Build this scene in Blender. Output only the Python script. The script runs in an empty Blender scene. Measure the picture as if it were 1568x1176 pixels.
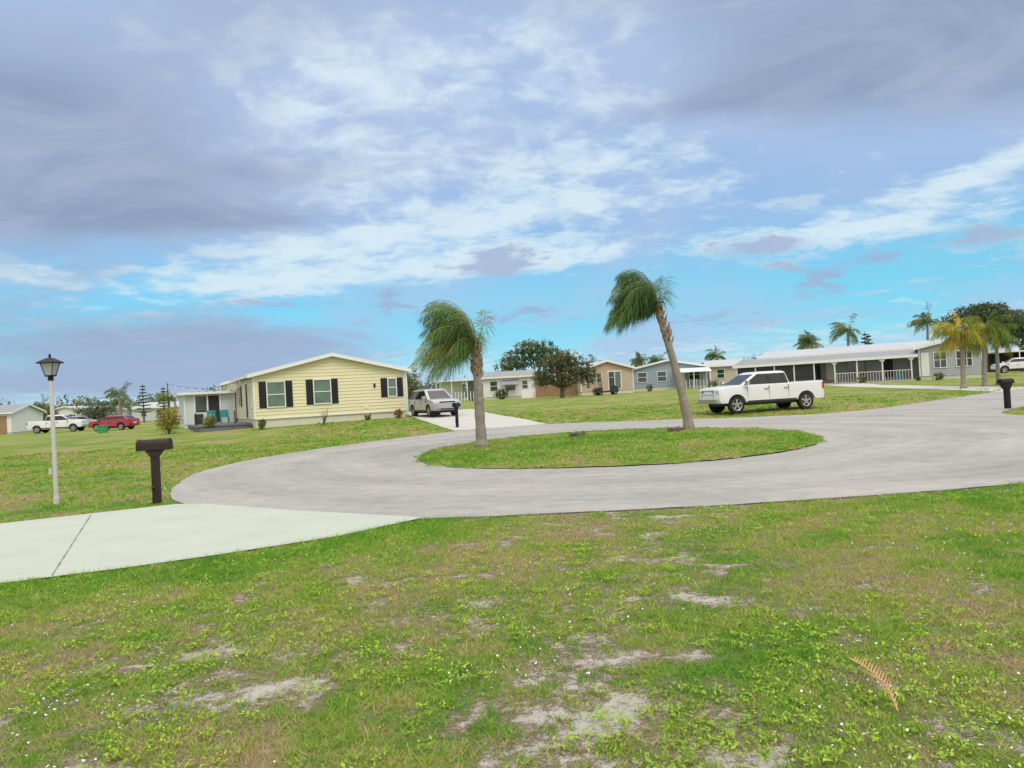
import bpy, bmesh, math, random
import numpy as np
from mathutils import Vector, Matrix
random.seed(7); rng=np.random.default_rng(7)
scene=bpy.context.scene
rad=math.radians
# ---------------------------------------------------------------- noise / terrain
TAB=rng.random((256,256))
def vnoise(x,y):
    x=np.asarray(x,float); y=np.asarray(y,float)
    xi=np.floor(x).astype(int); yi=np.floor(y).astype(int); fx=x-xi; fy=y-yi
    fx=fx*fx*(3-2*fx); fy=fy*fy*(3-2*fy)
    a=TAB[xi&255,yi&255]; b=TAB[(xi+1)&255,yi&255]; c=TAB[xi&255,(yi+1)&255]; d=TAB[(xi+1)&255,(yi+1)&255]
    return (a*(1-fx)+b*fx)*(1-fy)+(c*(1-fx)+d*fx)*fy
def fbm(x,y,o=4):
    s=0;a=.5;t=0
    for i in range(o):
        s=s+a*vnoise(x*2**i+17.3*i,y*2**i+9.1*i); t+=a; a*=.55
    return s/t
def sstep(a,b,v):
    t=np.clip((np.asarray(v,float)-a)/(b-a),0,1); return t*t*(3-2*t)
def Tn(x,y):
    t=np.maximum(0,np.asarray(y,float)-33)
    return 1.1*(1-np.exp(-(t*t/(t+2))/25))*sstep(-38,-17,x)
def T(x,y): return float(Tn(x,y))
SAND=[(.2,3.7,.5,.5),(.22,4.7,.35,.3),(.65,4.4,.5,.15),(-1.05,6.66,.6,.18),(-.48,8.1,.6,.3),(-.2,4.25,.5,.15),(-1.7,4.1,.5,.25),(-.1,3.1,.6,.3),(3.4,6.9,.5,.15),(-4.0,5.1,.5,.2),(.9,3.2,.4,.2),(-2.2,4.9,.4,.15),(2.0,9.1,.8,.12),(1.2,5.6,.5,.2),(1.6,7.4,.5,.15),(-1.6,3.2,.4,.2)]
def dens(x,y):
    d=.63+(fbm(x*.45,y*.45)-.5)*.5+(fbm(x*2.1+40,y*2.1)-.5)*.8+(fbm(x*6,y*6+30,3)-.5)*1.1
    ye=np.where(x>-1.34,9.75,9.85+(x+1.34)*.54)
    near=(y<10.5)
    left=sstep(0,-1.5,x)
    d=d+np.where(near,left*.5*np.exp(-((ye-y-.7)/1.1)**2)+left*.3*np.exp(-((ye-y)/.35)**2),0)
    d=d-np.where(near,(1-left)*.25*np.exp(-((ye-y-.15)/.22)**2)*sstep(.4,.6,fbm(x*1.5,y*1.5+60)),0)
    d=d+np.where(near,.22*sstep(1.5,4,x)*sstep(4.5,6.5,y),0)
    d=d+np.where(near,0,.24+.1*sstep(12,30,y))
    for cx,cy,sx,sy in SAND:
        d=d-.42*np.exp(-((x-cx)/sx)**2-((y-cy)/sy)**2)
    for cx,cy,sx,sy in [(-12,15.8,2.2,.35),(-16,18,3,.4),(3.3,20.2,1.0,.5),(4.2,25.3,.7,.5),(-.9,21.2,.6,.5),(-10,14,1.4,.25)]:
        d=d-.5*np.exp(-((x-cx)/sx)**2-((y-cy)/sy)**2)
    return d
def tone(x,y):
    t=.40+(fbm(x*.7+90,y*.7)-.5)*1.5+(fbm(x*3,y*3+77)-.5)*1.3
    ye=np.where(x>-1.34,9.75,9.85+(x+1.34)*.54)
    isl=np.exp(-(((x-2.8)/6.5)**4+((y-21.1)/7.)**4))
    t=t+np.where(y<10.5,.60*sstep(.5,-1.5,x)*np.exp(-((ye-y-.7)/1.3)**2)+.2*sstep(1.5,4,x),.12+.22*isl)
    return t
# ---------------------------------------------------------------- materials
def nt(mat): return mat.node_tree.nodes, mat.node_tree.links
def pmat(name,col,rough=.7,var=.12,scale=6.,metal=0.,bump=0.,spec=.4,coat=0.):
    m=bpy.data.materials.new(name); m.use_nodes=True; n,l=nt(m); b=n['Principled BSDF']
    b.inputs['Roughness'].default_value=rough; b.inputs['Metallic'].default_value=metal
    b.inputs['Specular IOR Level'].default_value=spec; b.inputs['Coat Weight'].default_value=coat
    tc=n.new('ShaderNodeTexCoord'); ns=n.new('ShaderNodeTexNoise'); ns.inputs['Scale'].default_value=scale; ns.inputs['Detail'].default_value=3
    l.new(tc.outputs['Object'],ns.inputs['Vector'])
    mx=n.new('ShaderNodeMix'); mx.data_type='RGBA'
    mx.inputs[6].default_value=(*[c*(1-var) for c in col],1); mx.inputs[7].default_value=(*[min(1,c*(1+var)) for c in col],1)
    l.new(ns.outputs['Fac'],mx.inputs[0]); l.new(mx.outputs[2],b.inputs['Base Color'])
    if bump:
        bp=n.new('ShaderNodeBump'); bp.inputs['Strength'].default_value=bump; bp.inputs['Distance'].default_value=.01
        n2=n.new('ShaderNodeTexNoise'); n2.inputs['Scale'].default_value=scale*12; l.new(tc.outputs['Object'],n2.inputs['Vector'])
        l.new(n2.outputs['Fac'],bp.inputs['Height']); l.new(bp.outputs['Normal'],b.inputs['Normal'])
    return m
def leafmat(name,trans=.35):
    m=bpy.data.materials.new(name); m.use_nodes=True; n,l=nt(m); b=n['Principled BSDF']; out=n['Material Output']
    a=n.new('ShaderNodeAttribute'); a.attribute_name='col'
    l.new(a.outputs['Color'],b.inputs['Base Color']); b.inputs['Roughness'].default_value=.6; b.inputs['Specular IOR Level'].default_value=.2
    t=n.new('ShaderNodeBsdfTranslucent'); l.new(a.outputs['Color'],t.inputs['Color'])
    ms=n.new('ShaderNodeMixShader'); ms.inputs[0].default_value=trans
    l.new(b.outputs[0],ms.inputs[1]); l.new(t.outputs[0],ms.inputs[2]); l.new(ms.outputs[0],out.inputs['Surface'])
    return m
LEAF=leafmat('leaf'); GRASSM=leafmat('grass_blade',.4)
M_white=pmat('white_paint',(.72,.72,.70),.5,.05,2)
M_trim=pmat('trim_white',(.74,.74,.73),.45,.03,2)
M_yellow=pmat('yellow_vinyl_siding',(.70,.655,.43),.55,.05,1.2)
M_beige=pmat('beige_siding',(.48,.38,.29),.6,.06,1.5)
M_tan=pmat('tan_siding',(.52,.46,.34),.6,.06,1.5)
M_bluegrey=pmat('bluegrey_siding',(.27,.34,.42),.6,.06,1.5)
M_grey=pmat('grey_siding',(.38,.41,.44),.6,.06,1.5)
M_palebl=pmat('pale_blue_panel',(.58,.62,.63),.5,.05,1.5)
M_skirt=pmat('skirting',(.60,.59,.48),.6,.08,3)
M_roofw=pmat('roof_white',(.40,.42,.45),.6,.1,1.0)
M_roofg=pmat('roof_grey',(.24,.25,.27),.7,.15,1.5)
M_shutter=pmat('shutter_black',(.020,.021,.026),.5,.2,8,spec=.25)
M_dark=pmat('dark_trim',(.03,.03,.033),.5,.2,5)
M_glass=pmat('window_glass',(.03,.045,.045),.08,.5,.8,spec=.8)
M_glassg=pmat('window_glass_curtain',(.10,.17,.13),.12,.5,2.5,spec=.7)
M_screen=pmat('insect_screen',(.035,.038,.04),.8,.35,.7)
M_wood=pmat('wood_fence',(.30,.19,.11),.8,.25,3)
M_deck=pmat('deck_grey',(.13,.14,.15),.7,.2,4)
M_teal=pmat('teal_plastic',(.04,.26,.28),.4,.1,4)
M_bark=pmat('palm_bark',(.27,.235,.195),.9,.4,9,bump=.8)
M_boot=pmat('palm_boots',(.28,.16,.08),.9,.4,12)
M_tbark=pmat('tree_bark',(.15,.115,.085),.9,.3,6,bump=.5)
M_conc=pmat('concrete',(.44,.43,.40),.85,.1,1.2)
M_mailbr=pmat('brown_plastic',(.035,.022,.019),.6,.15,7,spec=.2)
M_black=pmat('black_metal',(.012,.012,.013),.5,.2,7,spec=.25)
M_post=pmat('lamp_post_paint',(.50,.51,.48),.5,.1,6)
M_lglass=pmat('lantern_glass',(.34,.36,.36),.15,.1,5,spec=.8)
M_pwhite=pmat('car_paint_white',(.66,.67,.69),.25,.02,1,coat=.5)
M_psilver=pmat('car_paint_silver',(.36,.37,.39),.25,.03,1,metal=.3,coat=.5)
M_pred=pmat('car_paint_red',(.30,.014,.025),.25,.05,1,coat=.5)
M_pdark=pmat('car_paint_dark',(.05,.06,.08),.25,.05,1,coat=.6)
M_tyre=pmat('tyre',(.018,.018,.019),.85,.2,10)
M_rim=pmat('alloy',(.40,.40,.41),.3,.05,5,metal=.7)
M_chrome=pmat('chrome',(.50,.50,.50),.2,.05,5,metal=.9)
M_cglass=pmat('car_glass',(.02,.022,.025),.05,.3,1,spec=.6)
M_lamp=pmat('head_lamp',(.5,.5,.5),.1,.1,5,spec=.9)
M_tail=pmat('tail_lamp',(.4,.015,.015),.2,.1,5)
M_green=pmat('green_box',(.04,.26,.09),.5,.1,5)
M_soil=pmat('soil',(.10,.075,.05),.95,.4,8)
M_joint=pmat('joint_soil',(.20,.18,.13),.95,.4,8)
M_edge_shadow=pmat('asphalt_edge_shadow',(.06,.055,.05),.95,.4,8)  # dark colour stands in for the shadow at the asphalt edge
M_frond=pmat('dry_frond',(.48,.27,.12),.8,.2,8)
M_petal=pmat('petals',(.66,.64,.66),.6,.05,5)

def ground_mat():
    m=bpy.data.materials.new('lawn_ground'); m.use_nodes=True; n,l=nt(m); b=n['Principled BSDF']
    b.inputs['Roughness'].default_value=.95; b.inputs['Specular IOR Level'].default_value=.1
    g=n.new('ShaderNodeNewGeometry')
    def noise(s,d=5,r=.6):
        k=n.new('ShaderNodeTexNoise'); k.inputs['Scale'].default_value=s; k.inputs['Detail'].default_value=d; k.inputs['Roughness'].default_value=r
        l.new(g.outputs['Position'],k.inputs['Vector']); return k.outputs['Fac']
    def math_(op,a,bb):
        k=n.new('ShaderNodeMath'); k.operation=op
        for i,v in enumerate((a,bb)):
            if isinstance(v,(int,float)): k.inputs[i].default_value=v
            else: l.new(v,k.inputs[i])
        return k.outputs[0]
    def attr(nm):
        a=n.new('ShaderNodeAttribute'); a.attribute_name=nm; return a.outputs['Fac']
    def ramp(f,pts):
        r=n.new('ShaderNodeValToRGB'); e=r.color_ramp.elements
        while len(e)<len(pts): e.new(.5)
        for i,(p,c) in enumerate(pts): e[i].position=p; e[i].color=(*c,1)
        l.new(f,r.inputs[0]); return r.outputs[0]
    hi=noise(75,3,.7); mid=noise(17,5,.75); lo=noise(1.1,4,.65)
    d=math_('ADD',attr('gd'),math_('MULTIPLY',math_('SUBTRACT',hi,.5),1.3))
    d=math_('ADD',d,math_('MULTIPLY',math_('SUBTRACT',mid,.5),2.1))
    d=math_('ADD',d,math_('MULTIPLY',math_('SUBTRACT',lo,.5),.4))
    t=math_('ADD',attr('gt'),math_('MULTIPLY',math_('SUBTRACT',mid,.5),1.5))
    t=math_('ADD',t,math_('MULTIPLY',math_('SUBTRACT',lo,.5),1.0))
    grn=ramp(t,[(0.1,(.30,.25,.13)),(.35,(.26,.265,.085)),(.6,(.185,.255,.05)),(.95,(.11,.21,.03))])
    dirt=ramp(d,[(0.02,(.54,.51,.47)),(.14,(.41,.36,.30)),(.28,(.25,.20,.145)),(.5,(.18,.155,.09))])
    f=ramp(d,[(.38,(0,0,0)),(.68,(1,1,1))])
    mx=n.new('ShaderNodeMix'); mx.data_type='RGBA'; l.new(f,mx.inputs[0]); l.new(dirt,mx.inputs[6]); l.new(grn,mx.inputs[7])
    l.new(mx.outputs[2],b.inputs['Base Color'])
    bp=n.new('ShaderNodeBump'); bp.inputs['Strength'].default_value=.9; bp.inputs['Distance'].default_value=.03
    l.new(math_('ADD',hi,mid),bp.inputs['Height']); l.new(bp.outputs['Normal'],b.inputs['Normal'])
    return m
M_ground=ground_mat()

def road_mat():
    m=bpy.data.materials.new('aged_asphalt'); m.use_nodes=True; n,l=nt(m); b=n['Principled BSDF']
    b.inputs['Roughness'].default_value=.95; b.inputs['Specular IOR Level'].default_value=.12
    g=n.new('ShaderNodeNewGeometry')
    def noise(s,d=5,r=.6,vec=None):
        k=n.new('ShaderNodeTexNoise'); k.inputs['Scale'].default_value=s; k.inputs['Detail'].default_value=d; k.inputs['Roughness'].default_value=r
        l.new(vec or g.outputs['Position'],k.inputs['Vector']); return k.outputs['Fac']
    def ma(op,a,bb):
        k=n.new('ShaderNodeMath'); k.operation=op
        for i,v in enumerate((a,bb)):
            if isinstance(v,(int,float)): k.inputs[i].default_value=v
            else: l.new(v,k.inputs[i])
        return k.outputs[0]
    sub=n.new('ShaderNodeVectorMath'); sub.operation='SUBTRACT'; l.new(g.outputs['Position'],sub.inputs[0]); sub.inputs[1].default_value=(2.9,21.2,0)
    ln=n.new('ShaderNodeVectorMath'); ln.operation='LENGTH'; l.new(sub.outputs[0],ln.inputs[0])
    big=noise(.3,5,.62); fine=noise(150,2,.7)
    r=ma('ADD',ln.outputs['Value'],ma('MULTIPLY',big,1.6))
    ring=ma('SINE',ma('MULTIPLY',r,3.2),0); ring2=ma('SINE',ma('MULTIPLY',r,13.),0)
    v=ma('ADD',ma('MULTIPLY',ring,.016),ma('MULTIPLY',ring2,.009))
    v=ma('ADD',v,ma('MULTIPLY',ma('SUBTRACT',big,.5),.20))
    v=ma('ADD',v,ma('MULTIPLY',ma('SUBTRACT',noise(3,4,.65),.5),.15))
    v=ma('ADD',v,ma('MULTIPLY',ma('SUBTRACT',fine,.5),.34))
    v=ma('ADD',v,.305)
    cc=n.new('ShaderNodeCombineColor'); l.new(ma('MULTIPLY',v,1.03),cc.inputs[0]); l.new(v,cc.inputs[1]); l.new(ma('MULTIPLY',v,.955),cc.inputs[2])
    l.new(cc.outputs[0],b.inputs['Base Color'])
    bp=n.new('ShaderNodeBump'); bp.inputs['Strength'].default_value=.5; bp.inputs['Distance'].default_value=.006
    l.new(fine,bp.inputs['Height']); l.new(bp.outputs['Normal'],b.inputs['Normal'])
    return m
M_road=road_mat()
M_drive=pmat('painted_concrete',(.405,.44,.38),.85,.10,1.4,bump=.25,spec=.12)
# ---------------------------------------------------------------- mesh helpers
def empty(name,loc=(0,0,0),rz=0):
    e=bpy.data.objects.new(name,None); scene.collection.objects.link(e); e.location=loc; e.rotation_euler=(0,0,rz); return e
class MB:
    def __init__(s): s.v=[];s.f=[];s.mi=[];s.mats=[]
    def m(s,mat):
        if mat not in s.mats: s.mats.append(mat)
        return s.mats.index(mat)
    def poly(s,pts,mat):
        k=len(s.v); s.v+= [tuple(p) for p in pts]; s.f.append(tuple(range(k,k+len(pts)))); s.mi.append(s.m(mat))
    def raw(s,vs,fs,mat):
        k=len(s.v); s.v+=[tuple(p) for p in vs]; i=s.m(mat)
        for f in fs: s.f.append(tuple(k+a for a in f)); s.mi.append(i)
    def obox(s,o,d,u,s0,s1,o0,o1,z0,z1,mat):
        vs=[]
        for z in (z0,z1):
            for a,b in ((s0,o0),(s1,o0),(s1,o1),(s0,o1)):
                vs.append((o[0]+d[0]*a+u[0]*b,o[1]+d[1]*a+u[1]*b,z))
        s.raw(vs,[(0,3,2,1),(4,5,6,7),(0,1,5,4),(1,2,6,5),(2,3,7,6),(3,0,4,7)],mat)
    def box(s,x0,x1,y0,y1,z0,z1,mat): s.obox((0,0),(1,0),(0,1),x0,x1,y0,y1,z0,z1,mat)
    def prism(s,out,a0,a1,mat,axis='y'):
        n=len(out); vs=[]
        for a in (a0,a1):
            for p in out: vs.append((p[0],a,p[1]) if axis=='y' else (a,p[0],p[1]))
        s.raw(vs,[tuple(range(n)),tuple(range(2*n-1,n-1,-1))]+[(i,(i+1)%n,n+(i+1)%n,n+i) for i in range(n)],mat)
    def tube(s,pts,rs,mat,seg=8):
        vs=[];n=len(pts)
        for i,p in enumerate(pts):
            p=Vector(p); a=Vector(pts[max(0,i-1)]); b=Vector(pts[min(n-1,i+1)]); t=(b-a).normalized()
            x=t.cross(Vector((.3,.9,.05))).normalized()
            if x.length<.1: x=Vector((1,0,0))
            y=t.cross(x).normalized()
            for k in range(seg):
                an=2*math.pi*k/seg; vs.append(p+(x*math.cos(an)+y*math.sin(an))*rs[i])
        fs=[(i*seg+k,i*seg+(k+1)%seg,(i+1)*seg+(k+1)%seg,(i+1)*seg+k) for i in range(n-1) for k in range(seg)]
        fs+=[tuple(range(seg-1,-1,-1)),tuple(range((n-1)*seg,n*seg))]
        s.raw(vs,fs,mat)
    def build(s,name,parent=None,loc=(0,0,0),rz=0,bevel=0,smooth=False):
        me=bpy.data.meshes.new(name); me.from_pydata(s.v,[],s.f)
        for m in s.mats: me.materials.append(m)
        me.polygons.foreach_set('material_index',s.mi)
        bm=bmesh.new(); bm.from_mesh(me); bmesh.ops.recalc_face_normals(bm,faces=bm.faces); bm.to_mesh(me); bm.free()
        if smooth:
            me.polygons.foreach_set('use_smooth',[True]*len(me.polygons))
            me.set_sharp_from_angle(angle=rad(38))
        o=bpy.data.objects.new(name,me); scene.collection.objects.link(o); o.location=loc; o.rotation_euler=(0,0,rz)
        if parent: o.parent=parent
        if bevel:
            b=o.modifiers.new('bevel','BEVEL'); b.width=bevel; b.segments=2; b.limit_method='ANGLE'
        return o
def fastmesh(name,V,col,mat,parent=None):
    n,k,_=V.shape; me=bpy.data.meshes.new(name)
    me.vertices.add(n*k); me.vertices.foreach_set('co',V.reshape(-1).astype(np.float32))
    me.loops.add(n*k); me.loops.foreach_set('vertex_index',np.arange(n*k,dtype=np.int32))
    me.polygons.add(n); me.polygons.foreach_set('loop_start',np.arange(0,n*k,k,dtype=np.int32))
    me.update(calc_edges=True)
    a=me.attributes.new('col','FLOAT_COLOR','POINT')
    c=np.ones((n,k,4),np.float32); c[:,:,:3]=col[:,None,:] if col.ndim==2 else col
    a.data.foreach_set('color',c.reshape(-1))
    me.materials.append(mat)
    o=bpy.data.objects.new(name,me); scene.collection.objects.link(o)
    if parent: o.parent=parent
    return o
def chaikin(p,it=2):
    for _ in range(it):
        q=[]
        for i in range(len(p)):
            a=p[i]; b=p[(i+1)%len(p)]
            q.append((a[0]*.75+b[0]*.25,a[1]*.75+b[1]*.25)); q.append((a[0]*.25+b[0]*.75,a[1]*.25+b[1]*.75))
        p=q
    return p
def subdiv(p,step=.25,amp=.0):
    q=[]
    for i in range(len(p)):
        a=p[i]; b=p[(i+1)%len(p)]; L=math.hypot(b[0]-a[0],b[1]-a[1]); k=max(1,min(60,int(L/step)))
        for j in range(k):
            t=j/k; x=a[0]+(b[0]-a[0])*t; y=a[1]+(b[1]-a[1])*t
            if amp:
                x+=amp*(float(fbm(x*2.5,y*2.5))-.5)*2; y+=amp*(float(fbm(x*2.5+50,y*2.5))-.5)*2
            q.append((x,y))
    return q
def sheet(name,poly,z,mat,attrs=False,dome=None,thick=0):
    bm=bmesh.new(); vs=[bm.verts.new((x,y,0)) for x,y in poly]; bm.faces.new(vs)
    bmesh.ops.triangulate(bm,faces=bm.faces[:])
    ys=[p[1] for p in poly]; xs=[p[0] for p in poly]
    st=1.0 if not dome else .3
    for a,lo,hi,co in ((0,min(ys),max(ys),(0,1,0)),(1,min(xs),max(xs),(1,0,0))):
        t=lo+st
        while t<hi:
            bmesh.ops.bisect_plane(bm,geom=bm.verts[:]+bm.edges[:]+bm.faces[:],plane_co=(t*co[0],t*co[1],0),plane_no=co); t+=st
    for v in bm.verts:
        v.co.z=T(v.co.x,v.co.y)+z+(dome(v.co.x,v.co.y) if dome else 0)
    for f in bm.faces:
        if f.normal.z<0: f.normal_flip()
    me=bpy.data.meshes.new(name); bm.to_mesh(me); bm.free(); me.materials.append(mat)
    if attrs: setattrs(me)
    o=bpy.data.objects.new(name,me); scene.collection.objects.link(o); return o
def setattrs(me):
    n=len(me.vertices); co=np.empty(n*3); me.vertices.foreach_get('co',co); co=co.reshape(-1,3)
    for nm,fn in (('gd',dens),('gt',tone)):
        a=me.attributes.new(nm,'FLOAT','POINT'); a.data.foreach_set('value',fn(co[:,0],co[:,1]).astype(np.float32))
def inpoly(px,py,poly):
    r=np.zeros(len(px),bool); n=len(poly); j=n-1
    for i in range(n):
        xi,yi=poly[i]; xj,yj=poly[j]
        if yi!=yj:
            r^=((yi>py)!=(yj>py))&(px<(xj-xi)*(py-yi)/(yj-yi)+xi)
        j=i
    return r
# ---------------------------------------------------------------- ground
xs=np.concatenate([-np.geomspace(900,30,40),np.arange(-29,-9.5,.5),np.arange(-9.5,10,.07),np.arange(10,60,.6),np.geomspace(61,900,36)])
ys=np.concatenate([np.linspace(-60,1,20),np.arange(1.5,11.5,.06),np.arange(11.6,34,.3),np.arange(34.2,110,.7),np.geomspace(112,2200,40)])
nx,ny=len(xs),len(ys); X,Y=np.meshgrid(xs,ys); Z=Tn(X,Y)
co=np.stack([X,Y,Z],-1).reshape(-1,3); idx=np.arange(nx*ny).reshape(ny,nx)
F=np.stack([idx[:-1,:-1],idx[:-1,1:],idx[1:,1:],idx[1:,:-1]],-1).reshape(-1,4)
me=bpy.data.meshes.new('ground'); me.vertices.add(len(co)); me.vertices.foreach_set('co',co.reshape(-1).astype(np.float32))
me.loops.add(F.size); me.loops.foreach_set('vertex_index',F.reshape(-1).astype(np.int32))
me.polygons.add(len(F)); me.polygons.foreach_set('loop_start',np.arange(0,F.size,4,dtype=np.int32)); me.update(calc_edges=True)
me.materials.append(M_ground); setattrs(me); g=bpy.data.objects.new('ground',me); scene.collection.objects.link(g)
# ---------------------------------------------------------------- roads
ROAD=[(12,12.9),(9.5,11.0),(6.8,10.0),(4.3,9.7),(2.6,9.6),(.9,9.65),(-.8,9.75),(-1.6,9.9),(-3.35,11.0),(-5.4,12.3),(-6.26,13.5),(-6.9,14.8),(-7.5,16.5),(-8.1,18.7),(-8.25,20.5),(-8.1,22.5),(-7.6,24.3),(-6.8,26.7),(-5.6,29.0),(-4.2,31.4),(-2.6,34.1),(1.47,35.2),(4.8,34.3),(8.4,33.3),(12.3,31.2),(16,33.2),(22,37.6),(29.6,43),(80,80),(84,75),(26,34),(20.4,29.5),(17.2,26.4),(16.2,24.6),(16.1,22),(15.9,19.0),(14.6,15.6)]
ROADP=chaikin(ROAD,2)
ROADR=subdiv(ROADP,.15,.07)
sheet('road',ROADR,.012,M_road)
DRIVE=[(-1.25,9.9),(-2.15,8.87),(-3.27,8.14),(-4.05,7.72),(-5.1,7.28),(-9,5.1),(-30,-6.2),(-32.6,-1.4),(-12,9.4),(-8.03,11.5),(-5.86,12.75),(-5.3,12.6),(-3.35,11.2)]
o=sheet('driveway',subdiv(DRIVE,.4,.015),.018,M_drive)
mb=MB()
for i in range(len(ROADR)):
    a=ROADR[i]; b=ROADR[(i+1)%len(ROADR)]
    if a[1]<10.6 and b[1]<10.6 and -0.9<a[0]<8 and -0.9<b[0]<8:
        wa=.012+.06*max(0,float(fbm(a[0]*2.2,5.))-.45)*3; wb_=.012+.06*max(0,float(fbm(b[0]*2.2,5.))-.45)*3
        mb.poly([(a[0],a[1]+.002,.0155),(b[0],b[1]+.002,.0155),(b[0],b[1]-wb_,.006),(a[0],a[1]-wa,.006)],M_edge_shadow)  # dark strip painted in as shadow along the near road edge
mb.build('road_edge_shadow')
mb=MB()
def joint(x0,y0,x1,y1,w=.02,n=20):
    for i in range(n):
        a=i/n;b=(i+1)/n
        xa=x0+(x1-x0)*a;ya=y0+(y1-y0)*a;xb=x0+(x1-x0)*b;yb=y0+(y1-y0)*b
        w1=w*random.uniform(.4,1.5)
        mb.poly([(xa-w1,ya,.023),(xa+w1,ya,.023),(xb+w1,yb,.023),(xb-w1,yb,.023)],M_joint)
joint(-4.72,7.5,-6.85,11.95,.009)
mb.build('expansion_joint')
DR2=[(-2.7,33.9),(1.55,35.0),(.6,39),(-.6,43),(-1.5,46.5),(-3,54),(-8.2,55),(-6.4,47),(-5.6,44),(-4.2,39)]
sheet('driveway',subdiv(DR2,.5,.03),.018,M_conc)
DR3=[(26.3,40.2),(30,43.0),(28.6,50),(28.8,58),(31,66),(28,67.5),(26,58),(26,48)]
sheet('driveway',subdiv(DR3,.5,.03),.018,M_conc)
ISL=[(-2.7,19.0),(-1.5,16.6),(.1,15.4),(2.7,14.75),(5,15.4),(7.2,17.4),(8.35,20.6),(8.0,23.5),(6.2,26.2),(3.9,27.5),(2.0,27.5),(-.6,25.6),(-2.4,22.8)]
ISLP=chaikin(ISL,3)
def idome(x,y):
    r=math.hypot((x-2.8)/5.7,(y-21.1)/6.4); return .025+.14*max(0,1-r*r)
sheet('traffic_island',subdiv(ISLP,.2,.14),.0,M_ground,attrs=True,dome=idome)
def Zs(x,y):
    z=Tn(x,y); r=np.hypot((x-2.8)/5.7,(y-21.1)/6.4); return z+np.where(r<1.05,.025+.14*np.maximum(0,1-r*r),0)
# ---------------------------------------------------------------- grass blades
PER=8
CSTOP=np.array([-.3,.05,.3,.5,.8,1.3]); CCOL=np.array([[.50,.39,.25],[.46,.38,.20],[.43,.43,.12],[.35,.46,.07],[.22,.41,.045],[.14,.33,.035]])
def blades(n,xr,yr,hfac,wfac,mode,pw=1.0,thr=.34,spread=.014):
    m=n//PER
    u=rng.random(m)
    y=((yr[0]**pw)+u*((yr[1]**pw)-(yr[0]**pw)))**(1/pw) if pw!=1 else yr[0]+u*(yr[1]-yr[0])
    if mode=='near': x=(rng.random(m)-.5)*2*(.80*y+.9)
    else: x=xr[0]+rng.random(m)*(xr[1]-xr[0])
    big=rng.random(m)**2
    x=np.repeat(x,PER); y=np.repeat(y,PER); tr=np.repeat((rng.random(m)-.5)*1.0,PER); big=np.repeat(big,PER)
    sp=spread*(.6+1.1*big)*(1+.12*np.maximum(0,y-3)) if mode=='near' else spread*2.2
    x=x+rng.normal(size=len(x))*sp; y=y+rng.normal(size=len(x))*sp
    if mode=='isl':
        e=(fbm(x*2.2,y*2.2)-.5)*.12+1.01
        ok=inpoly(2.8+(x-2.8)/e,21.1+(y-21.1)/e,ISLP)
    else:
        sh=(fbm(x*3,y*3)-.42)*.34
        ok=~inpoly(x,y+sh,ROADP)&~inpoly(x,y+sh*.6,DRIVE)&~inpoly(x,y,DR2)
    d=dens(x,y); ok&=(d+np.repeat((rng.random(m)-.5)*.4,PER)+(vnoise(x*9,y*9)-.5)*.7+(vnoise(x*19,y*19)-.5)*.4)>thr
    x=x[ok];y=y[ok];d=d[ok];tr=tr[ok];big=big[ok];n=len(x); t=tone(x,y)+tr+(rng.random(n)-.5)*.25
    z=Zs(x,y)
    h=(.013+.024*rng.random(n)+.036*sstep(.6,1.25,d)*rng.random(n))*hfac*(.6+.9*big); w=(.0014+.0024*rng.random(n))*wfac
    w=w*(1+.09*np.maximum(0,y-3))
    a=rng.random(n)*2*np.pi; lean=(.3+1.4*rng.random(n))*h; b=rng.random(n)*2*np.pi
    V=np.zeros((n,3,3)); bx=np.cos(b)*w; by=np.sin(b)*w
    V[:,0]=np.stack([x-bx,y-by,z],-1); V[:,1]=np.stack([x+bx,y+by,z],-1)
    V[:,2]=np.stack([x+np.cos(a)*lean,y+np.sin(a)*lean,z+h],-1)
    col=np.stack([np.interp(t,CSTOP,CCOL[:,i]) for i in range(3)],-1)*(.72+.56*rng.random(n))[:,None]
    return V,col
def thatch(n):
    y=2.4+rng.random(n)**1.2*7.4; x=(rng.random(n)-.5)*2*(.8*y+.8)
    d=dens(x,y); ok=(d+(rng.random(n)-.5)*.5<.66)&(d+(rng.random(n)-.5)*.25>.12)&~inpoly(x,y,ROADP)&~inpoly(x,y,DRIVE)
    x=x[ok];y=y[ok];n=len(x); a=rng.random(n)*6.28; L=.012+.03*rng.random(n); w=(.0008+.001*rng.random(n))*(1+.1*(y-3)); z=.003+.010*rng.random(n); dz=.008*rng.random(n)
    V=np.stack([np.stack([x-np.sin(a)*w,y+np.cos(a)*w,z],-1),np.stack([x+np.sin(a)*w,y-np.cos(a)*w,z],-1),np.stack([x+np.cos(a)*L,y+np.sin(a)*L,z+dz],-1)],1)
    q=(.5+.8*rng.random(n))[:,None]; return V,np.array([[.44,.35,.25]])*q
parts=[blades(560000,None,(2.4,10.3),1.0,1.0,'near',1.25),thatch(150000),
       blades(120000,(-3.3,9),(14.2,28.2),1.15,2.2,'isl'),
       blades(120000,(-24,-5),(9.5,34),1.2,2.8,'lawn'),
       blades(50000,(12,40),(18,44),1.2,3.4,'lawn'),
       blades(50000,(-12,14),(31,46),1.2,3.4,'lawn')]
fastmesh('grass',np.concatenate([p[0] for p in parts]),np.concatenate([p[1] for p in parts]),GRASSM)
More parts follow.
